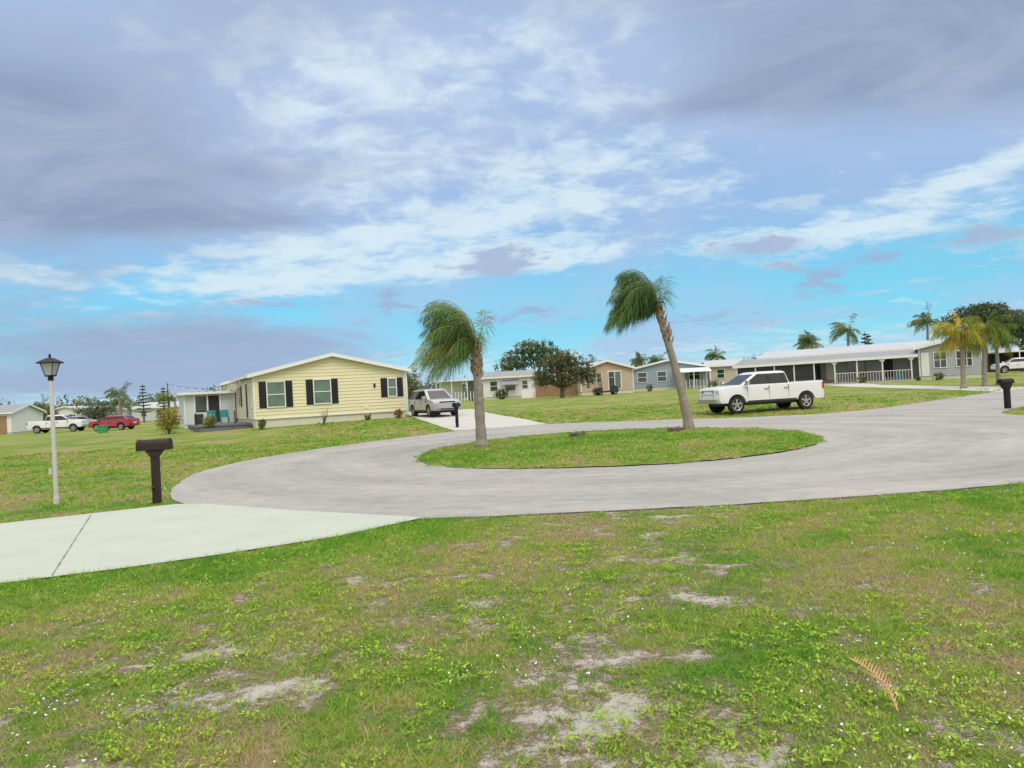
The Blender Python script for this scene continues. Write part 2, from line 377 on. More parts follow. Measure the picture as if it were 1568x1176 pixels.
def weeds():
    n=9500; y=2.4+rng.random(n)**1.1*7.4; x=(rng.random(n)-.5)*2*(.8*y+.6)
    f=fbm(x*1.1+200,y*1.1)*.6+fbm(x*4,y*4+9)*.4; ok=(f+(rng.random(n)-.5)*.10>.51)&~inpoly(x,y,ROADP)&~inpoly(x,y,DRIVE)
    x=x[ok];y=y[ok]; Vs=[];Cs=[]; sz=.6+.9*rng.random(len(x)); br=.75+.5*rng.random(len(x))
    for k in range(11):
        m=len(x); a=rng.random(m)*6.28; r=(.010+.035*rng.random(m))*sz; px=x+np.cos(a)*r;py=y+np.sin(a)*r; s=(.004+.008*rng.random(m))*sz; z=.010+.03*rng.random(m)
        b=rng.random(m)*6.28; c,sn=np.cos(b)*s,np.sin(b)*s; tz=(rng.random(m)-.5)*.02
        V=np.stack([np.stack([px-c,py-sn,z-tz],-1),np.stack([px+sn*.6,py-c*.6,z],-1),np.stack([px+c*1.2,py+sn*1.2,z+tz],-1),np.stack([px-sn*.6,py+c*.6,z],-1)],1)
        Vs.append(V); q=br*(.75+.5*rng.random(m)); Cs.append(np.stack([.34*q,.50*q,.05*q],-1))
    return np.concatenate(Vs),np.concatenate(Cs)
v,c=weeds(); fastmesh('clover_weeds',v,c,GRASSM)
mb=MB()
cnt=0
for i in range(7000):
    y=2.6+random.random()**1.2*5.5; x=(random.random()-.5)*2*(.78*y)
    if float(fbm(np.array(x*.9+300),np.array(y*.9)))+random.uniform(-.06,.06)<.51: continue
    if inpoly(np.array([x]),np.array([y]),DRIVE)[0]: continue
    cnt+=1
    if cnt>950: break
    z=random.uniform(.02,.05); r=random.uniform(.003,.0085); ta=random.uniform(-.5,.5); tb=random.uniform(-.5,.5)
    mb.poly([(x+math.cos(k*1.0472)*r*(1 if k%2 else .8),y+math.sin(k*1.0472)*r,z+ta*math.cos(k*1.0472)*r+tb*math.sin(k*1.0472)*r+(0.002 if k%2 else 0)) for k in range(6)],M_petal)
mb.build('white_flowers')
mb=MB(); p0=Vector((1.68,3.42,.035))
pts=[p0+Vector((.02*math.sin(t*4)+.10*t,.62*t,.02+.03*math.sin(t*3.1))) for t in [i/18 for i in range(19)]]
mb.tube(pts,[.005*(1-.04*i) for i in range(19)],M_frond,5)
for i in range(1,19):
    for s in (-1,1):
        L=(.10*math.sin(.35+i/19*2.5)+.015)*random.uniform(.7,1.2); q=pts[i]; d=Vector((s*.5+.1,.8,random.uniform(0.05,.45))).normalized()
        e=q+d*L; mb.poly([q+Vector((0,-.006,0)),e,q+Vector((0,.008,.002))],M_frond)
mb.build('fallen_palm_frond')
# ---------------------------------------------------------------- palms
M_bootg=pmat('frond_stem',(.22,.22,.07),.6,.2,8)
def palm(name,x,y,h,lean,r,nf,fl,wind,seed,green,z0=None,boots=True,nl=30,droop=1.0,lw=.022,elr=(-15,78),hang=.45,swept=0.):
    R=random.Random(seed); z=float(Zs(np.array(x),np.array(y))) if z0 is None else z0
    root=empty(name,(x,y,z)); mb=MB(); n=22; P=[];rr=[]
    for i in range(n):
        t=i/(n-1); P.append((lean[0]*(t**1.3),lean[1]*t**1.3,h*t-.05))
        rr.append(r*(1.25-.45*t if t>.06 else 1.5)*(1+.07*R.uniform(-1,1)))
    mb.tube(P,rr,M_bark,10); top=Vector(P[-1])
    if boots:
        for k in range(34):
            t=.70+.30*k/33; an=k*2.4; c=Vector((lean[0]*t**1.3,lean[1]*t**1.3,h*t)); o=Vector((math.cos(an),math.sin(an),0))
            L=R.uniform(.10,.22)*(h/3+.2)*.8; mb.tube([c+o*r*.5,c+o*r*1.1+Vector((0,0,L*.5)),c+o*r*1.4+Vector((0,0,L*1.2))],[r*.40,r*.28,r*.10],M_boot if k%3 else M_bark,5)
    mb.tube([top,top+Vector((wind[0]*.05,0,.35*fl*.3))],[r*.7,r*.35],M_boot,8)
    V=[];C=[]
    W=Vector(wind)
    for i in range(nf):
        a=i*2.39996+R.uniform(-.3,.3)
        if swept and math.cos(a)>-.1 and R.random()<swept: a=math.pi-a+R.uniform(-.4,.4)
        el=rad(R.uniform(*elr))
        if swept and math.cos(a)>0: el=max(el,rad(62))
        d=Vector((math.cos(a)*math.cos(el),math.sin(a)*math.cos(el),math.sin(el)))
        d=(d+W*(.5 if not swept else .15)).normalized()
        L=fl*R.uniform(.7,1.12); st=14; p=top+Vector((0,0,.05)); pts=[p.copy()]; ds=[d.copy()]
        if swept and math.cos(a)>0: L*=.75
        for s in range(st):
            k0,k1=(.4,1.3) if not swept else (.15,1.75)
            d=(d+(Vector((0,0,-.13*droop))+W*.13)*(k0+k1*s/st)).normalized(); p=p+d*(L/st); pts.append(p.copy()); ds.append(d.copy())
        mb.tube(pts[::2],[.014*fl/2*(1-.12*k)+.003 for k in range(len(pts[::2]))],M_bootg,4)
        base=R.uniform(.55,1.4); yel=R.random()
        for k in range(nl):
            t=.08+.92*k/(nl-1); f=t*st; q=min(st-1,int(f)); pp=pts[q].lerp(pts[q+1],f-q); dd=ds[q]
            side=dd.cross(Vector((0,0,1)))
            if side.length<.05: side=Vector((1,0,0))
            side.normalize(); LL=fl*.27*(math.sin(min(1,t*1.05)*math.pi*.86+.25)**.7+.15) if t<.98 else fl*.1
            for sg in (-1,1):
                v=(side*sg*R.uniform(.3,.95)+dd*R.uniform(.5,1.1)+Vector((0,0,-hang*droop*R.uniform(.2,1.9)))+W*R.uniform(.3,.9)).normalized()
                e=pp+v*LL*R.uniform(.6,1.3)+Vector((0,0,-.22*LL*droop*hang*2)); mid=pp.lerp(e,.5)+Vector((0,0,.08*LL))
                w=dd*lw*fl/2*.5
                V.append([pp-w,mid-w*1.2,e,mid+w*1.2]); s=base*R.uniform(.6,1.4)
                c=[green[j]*s for j in range(3)]
                if yel>.85: c=[c[0]*1.9,c[1]*1.35,c[2]]
                C.append(c)
    mb.build('trunk',root)
    fastmesh('fronds',np.array([[tuple(q) for q in f] for f in V]),np.array(C),LEAF,root)
    return root
palm('palm_tree',-.96,21.3,2.85,(-.03,0,0),.135,44,2.05,(-.55,-.05,0),3,(.13,.21,.06),nl=66,droop=1.1,elr=(0,90),lw=.012,hang=.75,swept=.86)
palm('palm_tree',5.72,24.4,4.05,(-.82,0,0),.125,44,2.05,(-.58,-.05,0),5,(.09,.17,.05),nl=66,droop=1.4,elr=(25,92),lw=.0135,hang=.75,swept=.84)
GR=(.17,.25,.04)
palm('palm_tree',27.6,45.6,3.3,(.1,0,0),.13,30,2.0,(-.35,0,-.05),8,(.34,.33,.04),nl=36,lw=.028,hang=.8,droop=1.2)
palm('palm_tree',29.4,46.4,3.6,(.2,0,0),.13,28,1.9,(-.35,0,-.05),9,GR,nl=36,lw=.028,hang=.8,droop=1.2)
palm('palm_tree',31.0,47.5,3.2,(.0,0,0),.12,26,1.9,(-.35,0,-.05),19,GR,nl=36,lw=.028,hang=.8,droop=1.2)
for i,(px,py,ph,fl) in enumerate([(43,95,6.2,2.6),(36.3,90,4.8,2.0),(39,98,4.8,2.0),(51.5,92,6.6,2.3),(16.5,95,3.6,2.0),(27.5,100,4.1,2.0),(11,100,3.8,1.8),(22,112,4.2,2.0),(-54,102,4.5,2.0),(-50,108,3.6,2.0),(-66,104,3.0,2.0),(-47,118,3.6,2.0),(-59,112,3.2,2.0)]):
    palm('palm_tree',px,py,ph,(.2,0,0),.16,26,fl,(-.4,0,0),30+i,(.12,.18,.07),boots=False,nl=24,lw=.05,hang=.6)
# ---------------------------------------------------------------- broadleaf trees
def leaves(blobs,n,leaf,green,R,yel=0.):
    B=np.array(blobs,float); vol=B[:,3]*B[:,4]*B[:,5]; pr=vol**.8; pr/=pr.sum(); ids=R.choice(len(B),n,p=pr)
    d=R.normal(size=(n,3)); d/=np.linalg.norm(d,axis=1)[:,None]; rr=R.random(n)**.45*(.75+.5*vnoise(d[:,0]*3+ids*7,d[:,2]*3+d[:,1]*2))
    P=B[ids,:3]+d*rr[:,None]*B[ids,3:6]
    q=leaf*5; c=np.floor(P/q); jit=np.stack([vnoise(c[:,0]*1.7+c[:,2]*3.1,c[:,1]*2.3+i*11) for i in range(3)],-1)-.5
    P=P*.55+.45*((c+.5+jit)*q)
    P+=R.normal(size=(n,3))*leaf*.9
    a=R.normal(size=(n,3)); a/=np.linalg.norm(a,axis=1)[:,None]; b=np.cross(a,R.normal(size=(n,3))); b/=np.linalg.norm(b,axis=1)[:,None]
    s=leaf*(.5+.8*R.random(n))[:,None]; V=np.stack([P-a*s,P+b*s*.5,P+a*s,P-b*s*.5],1)
    cn=vnoise(c[:,0]*3.3+c[:,2]*1.9,c[:,1]*2.9+c[:,2]*.7)
    sh=(.5+.9*cn)*(.8+.4*R.random(n)); C=np.array(green)[None]*sh[:,None]; C[:,0]*=1+yel*cn
    return V,C
def tree(name,x,y,blobs,n,leaf,green,tr=.2,seed=1,trunk_h=1.5,yel=.3):
    R=np.random.default_rng(seed); z=T(x,y); root=empty(name,(x,y,z)); mb=MB()
    mb.tube([(0,0,-.1),(.05,0,trunk_h*.6),(0,.05,trunk_h)],[tr*1.3,tr,tr*.85],M_tbark,9)
    for b in blobs:
        e=Vector(b[:3]); s=Vector((0,.05,trunk_h)); m=s.lerp(e,.5)+Vector((R.normal()*.15,R.normal()*.15,-.15))
        mb.tube([s,m,e],[tr*.6,tr*.38,tr*.12],M_tbark,6)
    mb.build('trunk',root); V,C=leaves(blobs,n,leaf,green,R,yel); fastmesh('foliage',V,C,LEAF,root); return root
def bush(name,x,y,r,h,n,leaf,green,seed,yel=.3):
    R=np.random.default_rng(seed); root=empty(name,(x,y,T(x,y))); mb=MB()
    for k in range(5):
        a=k*1.3; mb.tube([(0,0,-.05),(math.cos(a)*r*.4,math.sin(a)*r*.4,h*.6)],[.03,.012],M_tbark,5)
    mb.build('stems',root)
    V,C=leaves([(0,0,h*.45,r*.8,r*.8,h*.45),(r*.3,0,h*.6,r*.5,r*.5,h*.4),(-r*.35,0,h*.5,r*.5,r*.5,h*.42)],n,leaf,green,R,yel); fastmesh('foliage',V,C,LEAF,root)
tree('oak_tree',4.9,74,[(-1.2,0,2.5,1.5,1.6,1.4),(1.3,0,2.9,1.6,1.6,1.4),(.2,0,3.7,1.5,1.6,1.1),(2.6,0,2.2,1.1,1.2,1.2),(-2.0,0,2.0,.8,1.2,.9),(.4,-.6,1.9,1.5,1.4,1.0)],8500,.12,(.11,.14,.065),.2,11,1.0,yel=.35)
tree('oak_tree',3.4,108,[(-2.6,0,5.0,2.3,2.4,1.8),(1.4,0,5.9,2.6,2.5,2.0),(-.6,0,6.9,2.2,2.4,1.2),(3.6,0,4.4,1.8,2,1.8),(-4.3,0,3.8,1.5,1.8,1.5)],8000,.2,(.12,.19,.09),.3,12,2.5)
tree('shade_tree',58.5,92,[(0,0,7.2,3.6,3,1.1),(-2.8,0,6.6,2.4,2,.9),(3,0,6.4,2.6,2,1.0),(.5,0,7.9,2.5,2,.7),(-1.2,0,5.6,1.6,1.5,.7)],7500,.17,(.085,.13,.065),.35,13,4.0)
tree('shade_tree',66,96,[(0,0,6.0,3.6,3,1.8),(-2.5,0,4.6,2.0,2,1.6),(2,0,4.6,3,2,1.6)],6000,.2,(.08,.14,.06),.3,14,3)
def norfolk(x,y,h,seed):
    root=empty('norfolk_pine',(x,y,T(x,y))); mb=MB(); mb.tube([(0,0,0),(0,0,h)],[.16,.03],M_tbark,6); mb.build('trunk',root)
    R=random.Random(seed); V=[];C=[]
    for t in range(9):
        z=h*(.25+.75*t/9); L=h*.2*(1-t/10)
        for k in range(7):
            a=k*.9+t; d=Vector((math.cos(a),math.sin(a),.15))
            for q in range(10):
                p=Vector((0,0,z))+d*L*(q+1)/10; s=.2
                for _ in range(2):
                    o=[Vector((R.uniform(-s,s),R.uniform(-s,s),R.uniform(-s*.6,s*.8))) for _ in range(3)]
                    V.append([tuple(p+w) for w in o]); g_=R.uniform(.6,1.3); C.append((.12*g_,.16*g_,.11*g_))
    fastmesh('foliage',np.array(V),np.array(C),LEAF,root)
norfolk(-62,125,6.6,1); norfolk(-59.5,127,6.0,2); norfolk(51.5,108,6.8,3); norfolk(53,110,6.6,4)
R=np.random.default_rng(5); bl=[]
for i in range(150):
    d=R.uniform(170,330); a=R.uniform(-.66,-.12) if i<85 else R.uniform(-.12,.66); hh=R.uniform(3.0,6.0)*d/230; r=R.uniform(4,9)
    bl.append((d*math.sin(a),d*math.cos(a),hh*.5,r,3,hh*.62))
V,C=leaves(bl,52000,.55,(.15,.20,.14),R,.2); fastmesh('distant_trees',V,C,LEAF)
bush('shrub',-20.1,43.4,.85,1.7,4500,.045,(.30,.31,.055),21)
bush('shrub',-17.9,43.8,.45,1.0,2000,.04,(.24,.30,.06),22)
bush('shrub',-14.4,42.6,.3,.65,900,.04,(.16,.22,.05),23)
bush('shrub',-7.2,46.6,.32,.6,900,.04,(.26,.15,.05),24)
bush('shrub',-9.0,46.0,.25,.35,500,.04,(.14,.18,.06),25)
bush('shrub',31.5,94,2.2,3.9,3500,.14,(.11,.15,.07),26)
bush('shrub',34,99,2.2,3.8,3000,.14,(.11,.15,.07),27)
bush('shrub',-1.2,84,1.0,1.3,1500,.08,(.10,.17,.06),28)
bush('shrub',-8.8,62,1.5,3.6,3500,.10,(.17,.23,.08),29)
bush('shrub',-76,120,3,4.2,3000,.2,(.12,.17,.10),40)
bush('shrub',-66,118,4,4.0,3000,.2,(.12,.17,.10),41)
for i,(bx,by,br,bh) in enumerate([(8.8,78.5,.5,.8),(31,66,.5,.7),(36,62.8,.5,.7),(22.5,83,.6,1.0),(15.5,84,.5,.9)]): bush('shrub',bx,by,br,bh,700,.06,(.14,.19,.07),50+i)
rt=empty('bare_shrub',(-10.9,42.6,T(-10.9,42.6))); mb=MB()
for k in range(12):
    a=k*.8; e=Vector((math.cos(a)*.45*random.random(),math.sin(a)*.3,random.uniform(.6,1.2))); mb.tube([(0,0,0),e*.5+Vector((.1,0,.05)),e],[.02,.014,.006],M_tbark,4)
mb.build('stems',rt)
# ---------------------------------------------------------------- houses
def siding(mb,o,d,u,rf,z0,z1,c,mat,breaks=()):
    zs=sorted(set([round(z0+i*c,4) for i in range(int((z1-z0)/c)+1)]+[z1]+list(breaks)))
    for a,b in zip(zs[:-1],zs[1:]):
        if b-a<.004: continue
        la,ra=rf(a+1e-5);lb,rb=rf(b-1e-5); w=.03
        P=lambda s,q,z:(o[0]+d[0]*s+u[0]*q,o[1]+d[1]*s+u[1]*q,z)
        mb.poly([P(la,w,a),P(ra,w,a),P(rb,0,b),P(lb,0,b)],mat)
        mb.poly([P(la,0,a),P(ra,0,a),P(ra,w,a),P(la,w,a)],mat)
def window(mb,o,d,u,s,z,w,h,shut=None,glass=None,cols=1,frame=None):
    fr=frame or M_trim; gl=glass or M_glass; t=.06
    mb.obox(o,d,u,s-w/2,s+w/2,-.02,.035,z,z+h,gl)
    for a,b,c,e in ((s-w/2-t,s-w/2,z-t,z+h+t),(s+w/2,s+w/2+t,z-t,z+h+t)): mb.obox(o,d,u,a,b,-.02,.09,c,e,fr)
    for c,e in ((z-t,z),(z+h,z+h+t)): mb.obox(o,d,u,s-w/2,s+w/2,-.02,.088,c,e,fr)
    mb.obox(o,d,u,s-w/2,s+w/2,.03,.055,z+h/2-.025,z+h/2+.025,fr)
    for k in range(1,cols): mb.obox(o,d,u,s-w/2+w*k/cols-.03,s-w/2+w*k/cols+.03,.03,.05,z,z+h,fr)
    if shut:
        for a in (s-w/2-t-.42,s+w/2+t+.01):
            mb.obox(o,d,u,a,a+.41,-.02,.055,z-t,z+h+t,shut)
            for q in range(9):
                zz=z+.02+q*(h-.1)/9; mb.obox(o,d,u,a+.05,a+.36,.05,.07,zz,zz+.05,shut)
def house(name,ox,oy,ang,W,L,eave,ridge,wall,roof,gable='front',wins=(),lwins=(),course=.2,z=None,skirt=.55,oh=.35,sk=None,trim=None,corner=True,rwins=(),parts=None):
    z=T(ox,oy) if z is None else z; root=empty(name,(ox,oy,z),ang); mb=MB(); trim=trim or M_trim; sk=sk or M_skirt
    full=lambda A:(lambda q:(0,A))
    gab=lambda A:(lambda q:(0,A) if q<=eave else ((q-eave)/(ridge-eave)*A/2,A-(q-eave)/(ridge-eave)*A/2))
    fr=gab(W) if gable=='front' else full(W); sd=full(L) if gable=='front' else gab(L)
    ft=ridge if gable=='front' else eave; st=eave if gable=='front' else ridge
    walls=MB()
    siding(walls,(0,0),(1,0),(0,-1),fr,skirt,ft-.001,course,wall,(eave,)); siding(walls,(0,L),(1,0),(0,1),fr,skirt,ft-.001,course,wall,(eave,))
    siding(walls,(0,0),(0,1),(-1,0),sd,skirt,st-.001,course,wall,(eave,)); siding(walls,(W,0),(0,1),(1,0),sd,skirt,st-.001,course,wall,(eave,))
    walls.box(.03,W-.03,.03,L-.03,-.6,skirt+.02,sk)
    if corner:
        for cx,cy in ((0,0),(W,0),(0,L),(W,L)): walls.box(cx-.05,cx+.05,cy-.05,cy+.05,skirt-.02,eave-.02,trim)
    walls.build('walls',root)
    A=W if gable=='front' else L; B=L if gable=='front' else W; sl=(ridge-eave)/(A/2)
    def chev(o,t0,t1): return [(-o,eave-o*sl+t1),(A/2,ridge+t1),(A+o,eave-o*sl+t1),(A+o,eave-o*sl+t0),(A/2,ridge+t0),(-o,eave-o*sl+t0)]
    rb=MB(); ax='y' if gable=='front' else 'x'
    rb.prism(chev(oh,.0,.10),-oh+.04,B+oh-.04,roof,ax)
    for a0,a1 in ((-oh,-oh+.04),(B+oh-.04,B+oh)): rb.prism(chev(oh+.02,-.10,.115),a0,a1,trim,ax)
    for e0,e1 in ((-oh-.05,-oh-.002),(A+oh+.002,A+oh+.05)):
        if ax=='y': rb.box(e0,e1,-oh+.045,B+oh-.045,eave-oh*sl-.08,eave-oh*sl+.10,trim)
        else: rb.box(-oh+.045,B+oh-.045,e0,e1,eave-oh*sl-.08,eave-oh*sl+.10,trim)
    rb.build('roof',root)
    for w in wins: window(mb,(0,0),(1,0),(0,-1),*w[:4],**(w[4] if len(w)>4 else {}))
    for w in lwins: window(mb,(0,0),(0,1),(-1,0),*w[:4],**(w[4] if len(w)>4 else {}))
    for w in rwins: window(mb,(W,0),(0,1),(1,0),*w[:4],**(w[4] if len(w)>4 else {}))
    if parts: parts(mb)
    if mb.v: mb.build('windows_and_doors',root)
    return root
def yparts(mb):
    o=(0,0);d=(0,1);u=(-1,0)
    mb.obox(o,d,u,2.1,3.05,-.02,.05,.62,2.72,M_shutter); mb.obox(o,d,u,2.02,2.1,-.02,.08,.62,2.8,M_trim); mb.obox(o,d,u,3.05,3.13,-.02,.08,.62,2.8,M_trim); mb.obox(o,d,u,2.1,3.05,-.02,.08,2.72,2.8,M_trim)
    mb.obox((0,0),(1,0),(0,-1),7.25,7.35,-.02,.12,2.1,2.35,M_black)
    mb.obox((0,0),(1,0),(0,-1),6.6,6.8,-.02,.05,.8,.95,M_trim)
    mb.obox((0,0),(1,0),(0,-1),0.05,9.2,.0,.06,.50,.56,M_trim)
    mb.obox((0,0),(1,0),(0,-1),9.36,9.46,-.02,.1,.3,3.1,M_trim)
gw={'shut':M_shutter,'glass':M_glassg,'cols':1}
yh=house('yellow_house',-15.2,43.8,rad(27.4),9.3,16,3.15,4.22,M_yellow,M_roofw,wins=[(1.25,1.22,.98,1.45,gw),(4.0,1.28,.98,1.42,gw),(8.45,1.5,.5,1.1,gw)],lwins=[(1.1,1.3,.5,1.2,{'glass':M_glassg}),(6,1.4,1.0,1.2,{'shut':M_shutter}),(10,1.4,1.0,1.2,{})],z=.34,parts=yparts)
mb=MB()
LX=-3.3
mb.box(LX,-.06,8.0,13,-.4,.35,M_palebl)
for a in (LX,-2.7,-1.9,-1.1,-.2): mb.box(a,a+.1,7.95,8.05,.35,2.3,M_trim)
mb.box(LX+.1,-2.7,8.02,8.06,.35,2.3,M_palebl); mb.box(-2.6,-1.9,8.02,8.06,1.1,2.2,M_glass); mb.box(-2.6,-1.9,8.0,8.04,.35,1.1,M_palebl); mb.box(-1.8,-1.1,8.05,8.08,.35,2.2,M_screen); mb.box(-1.0,-.2,8.02,8.06,.35,2.3,M_palebl)
mb.box(LX,LX+.1,8.06,13,.35,2.3,M_palebl)
mb.box(LX-.35,-.08,7.6,13.3,2.3,2.46,M_trim)
mb.build('lanai',yh)
mb=MB()
mb.box(-3.2,-.06,1.2,7.4,.22,.34,M_deck); mb.box(-3.15,-.1,1.25,7.35,-.4,.20,M_deck)
for k in range(3): mb.box(-3.0,-1.2,1.2-.32*(k+1),1.2-.32*k-.003,-.4,.16-.13*k,M_deck)
for a in (-3.15,-2.2,-1.0): mb.box(a,a+.06,1.22,1.28,.34,1.1,M_black)
mb.build('deck',yh)
def chair(mb,x,y,m):
    zb=.34
    mb.box(x,x+.5,y,y+.5,zb+.38,zb+.43,m); mb.box(x,x+.5,y+.5,y+.55,zb+.43,zb+.85,m)
    for a in (x,x+.45): 
        for b in (y,y+.45): mb.box(a,a+.05,b-.003,b+.05,zb,zb+.379,m)
        mb.box(a,a+.05,y+.05,y+.49,zb+.6,zb+.64,m)
mb=MB(); chair(mb,-1.5,3.6,M_teal); chair(mb,-2.2,4.2,M_teal); mb.box(-2.9,-2.4,4.8,5.3,.34,1.0,M_dark); mb.build('patio_chairs',yh)
mb=MB(); mb.tube([(-4.4,4.2,-.4),(-4.4,4.2,3.0)],[.03,.025],M_black,6)
P=[(-4.4+4.4*t,4.2-2*t,2.95-.9*math.sin(math.pi*t)*.5+.1*t) for t in [i/10 for i in range(11)]]
mb.tube(P,[.008]*11,M_black,4)
for p in P[1:-1]: mb.tube([p,(p[0],p[1],p[2]-.10)],[.02,.035],M_trim,5)
mb.build('string_lights',yh)
def wparts(mb):
    mb.box(-5.6,0,-.5,6,2.35,2.5,M_trim); 
    for a in (-5.5,-3.7,-1.9): 
        for b in (-.4,5.7): mb.box(a,a+.1,b,b+.1,-.5,2.35,M_trim)
    mb.box(-5.5,-2.7,2.0,2.06,-.4,2.34,M_white); mb.box(-2.6,-1.2,5.3,5.36,-.4,2.34,M_palebl)
    mb.box(-5.5,-5.44,-.3,5.6,-.4,1.1,M_white)
    mb.prism([(-.9,1.65),(-.02,2.2),(-.02,2.15),(-.9,1.6)],2.1,4.1,M_roofg,'x'); mb.box(4.4,6.4,-1.1,-1.05,-.2,1.0,M_trim)
    for k in range(9): mb.box(-3.2+k*.35,-3.12+k*.35,-1.1,-1.05,-.2,1.1,M_trim)
house('white_house',-3.3,86,rad(-4),5.6,9,2.55,3.25,M_white,M_roofg,gable='side',wins=[(1.2,1.0,.8,1.1,{}),(3.1,1.0,1.1,1.1,{}),(4.8,1.1,.6,.9,{})],parts=wparts,skirt=.3)
mb=MB(); x0,y0,x1,y1=2.6,84,7.2,81.5
L=math.hypot(x1-x0,y1-y0); dx,dy=(x1-x0)/L,(y1-y0)/L
n=int(L/.16)
for k in range(n): mb.obox((x0,y0),(dx,dy),(-dy,dx),k*.16,k*.16+.14,0,.025,T(x0,y0)-.1,T(x0,y0)+1.45+random.uniform(-.03,.03),M_wood)
mb.build('wood_fence')
def bparts(mb):
    mb.obox((0,0),(1,0),(0,-1),3.0,4.5,-.02,.05,.5,2.5,M_trim); mb.obox((0,0),(1,0),(0,-1),3.1,3.7,.0,.07,.6,2.4,M_glass); mb.obox((0,0),(1,0),(0,-1),3.8,4.4,.0,.07,.6,2.4,M_glassg)
house('beige_house',7.4,80,rad(8),5.8,10,2.75,3.6,M_beige,M_roofw,wins=[(.9,1.3,.8,1.0,{}),(2.0,1.3,.5,1.0,{})],parts=bparts,skirt=.4,trim=M_trim)
def blparts(mb):
    mb.prism([(-2.2,2.0),(-.02,2.5),(-.02,2.42),(-2.2,1.92)],5.2,9.2,M_trim,'x')
    for a in (5.3,7.1,9.0): mb.box(a,a+.08,-2.15,-2.07,-.3,1.93,M_trim)
    mb.box(5.6,6.5,-.06,.0,.4,2.3,M_trim)
    for k in range(10): mb.box(5.4+k*.4,5.46+k*.4,-2.1,-2.05,-.2,1.0,M_trim)
house('blue_house',13.9,88,rad(-3),9.0,9,2.6,3.5,M_bluegrey,M_roofg,wins=[(1.5,1.1,1.0,1.1,{}),(3.8,1.1,1.0,1.1,{}),(7.6,1.1,1.2,1.1,{})],parts=blparts,skirt=.4)
house('tan_house',24.2,91,rad(-8),5.6,8,2.6,3.3,M_tan,M_roofw,gable='side',wins=[(1.3,1.1,.8,1.0,{}),(3.8,1.1,1.4,1.0,{'glass':M_glassg})],skirt=.3)
def rparts(mb):
    mb.prism([(-3.2,2.25),(0.3,2.98),(0.3,2.86),(-3.2,2.12)],-2.0,14.2,M_roofg,'x'); mb.box(-2.02,14.2,-3.27,-3.205,2.05,2.30,M_trim)
    mb.box(-1.6,13.9,-3.1,-.03,-.3,.12,M_conc)
    for a in (-1.7,.1,1.9,3.7,5.5,7.3,9.2,11.3,13.6): mb.box(a,a+.11,-3.1,-3.0,.1,2.14,M_trim)
    for a,b in ((-1.6,.1),(.21,1.9),(2.01,3.7),(3.81,5.5)): mb.box(a,b,-3.06,-3.04,.12,2.12,M_screen)
    mb.box(-1.6,5.5,-3.08,-3.02,.85,.92,M_dark)
    mb.box(5.5,5.6,-3.0,-.1,.12,2.1,M_screen)
    mb.box(7.4,13.6,-3.08,-3.04,.95,1.0,M_trim)
    for k in range(26): mb.box(7.5+k*.235,7.53+k*.235,-3.07,-3.04,.12,.95,M_trim)
    mb.box(6.1,7.0,-.09,.0,.4,2.4,M_trim); mb.box(8.0,9.6,-.09,0,.9,2.1,M_glass); mb.box(11.0,11.9,-.09,0,.4,2.4,M_shutter)
    mb.box(9.1,9.7,-1.5,-.9,.12,.9,M_dark); mb.box(12.3,12.9,-1.8,-1.3,.12,1.0,M_teal)
    for a in (7.3,11.3,13.6):
        mb.prism([(a-.35,2.13),(a+.45,2.13),(a+.05,1.7)],-3.12,-3.10,M_trim)
house('white_porch_house',25.4,75.6,rad(-32.3),18.9,8.5,2.95,3.6,M_grey,M_roofw,gable='side',wins=[(2.0,1.0,1.4,1.1,{'frame':M_trim})],parts=rparts,skirt=.35,z=.80)
ang=rad(-32.3); wx=25.4+math.cos(ang)*14.25+math.sin(ang)*2.6; wy=75.6+math.sin(ang)*14.25-math.cos(ang)*2.6
def wing(mb):
    mb.obox((0,0),(1,0),(0,-1),.15,.75,-.02,.05,.35,2.4,M_trim)
rw=house('white_porch_house_wing',wx,wy,ang,4.7,2.55,2.85,3.35,M_grey,M_roofw,wins=[(1.6,1.05,.9,1.3,{'cols':2}),(3.4,1.05,1.1,1.3,{'cols':3})],skirt=.35,z=.78,parts=wing)
par=[o for o in bpy.data.objects if o.name=='white_porch_house'][0]
bpy.context.view_layer.update(); rw.parent=par; rw.matrix_parent_inverse=par.matrix_world.inverted(); rw.name='front_wing'
def cp(mb):
    mb.box(-5,0,.0,6,2.3,2.45,M_trim)
    for a in (-4.9,-2.5): mb.box(a,a+.1,0,.1,-.3,2.3,M_trim)
    mb.box(-4.9,0,5.5,5.6,-.3,2.3,M_dark)
house('grey_house',63,88,rad(-20),10,8,2.7,3.6,M_grey,M_roofw,gable='side',wins=[(2,1,1.2,1.1,{}),(5,1,1.2,1.1,{})],parts=cp,skirt=.3)
house('white_house',-67,84,rad(12),9.2,9,2.5,3.4,M_white,M_roofg,gable='side',wins=[(2,1.0,1.2,1.0,{}),(5,1.0,1.2,1.0,{})],skirt=.2,parts=lambda mb: mb.obox((0,0),(1,0),(0,-1),8.0,8.8,-.02,.05,.1,2.1,M_wood))
for i,(hx,hy,w,m,rf_) in enumerate([(-82,128,11,M_white,M_roofw),(-68,133,9,M_palebl,M_roofw),(-52,122,8,M_white,M_roofg),(-92,150,12,M_tan,M_roofw),(-42,130,8,M_palebl,M_roofw),(-62,155,12,M_white,M_roofw),(-30,120,8,M_white,M_roofw),(76,120,12,M_white,M_roofw),(-76,150,10,M_white,M_roofw)]):
    house('distant_house',hx,hy,rad(random.uniform(-12,15)),w,8,2.5,3.4,m,rf_,gable='side' if i%2 else 'front',wins=[(w*.25,1,1,1,{}),(w*.6,1,1.2,1,{})],skirt=.2,course=.5)
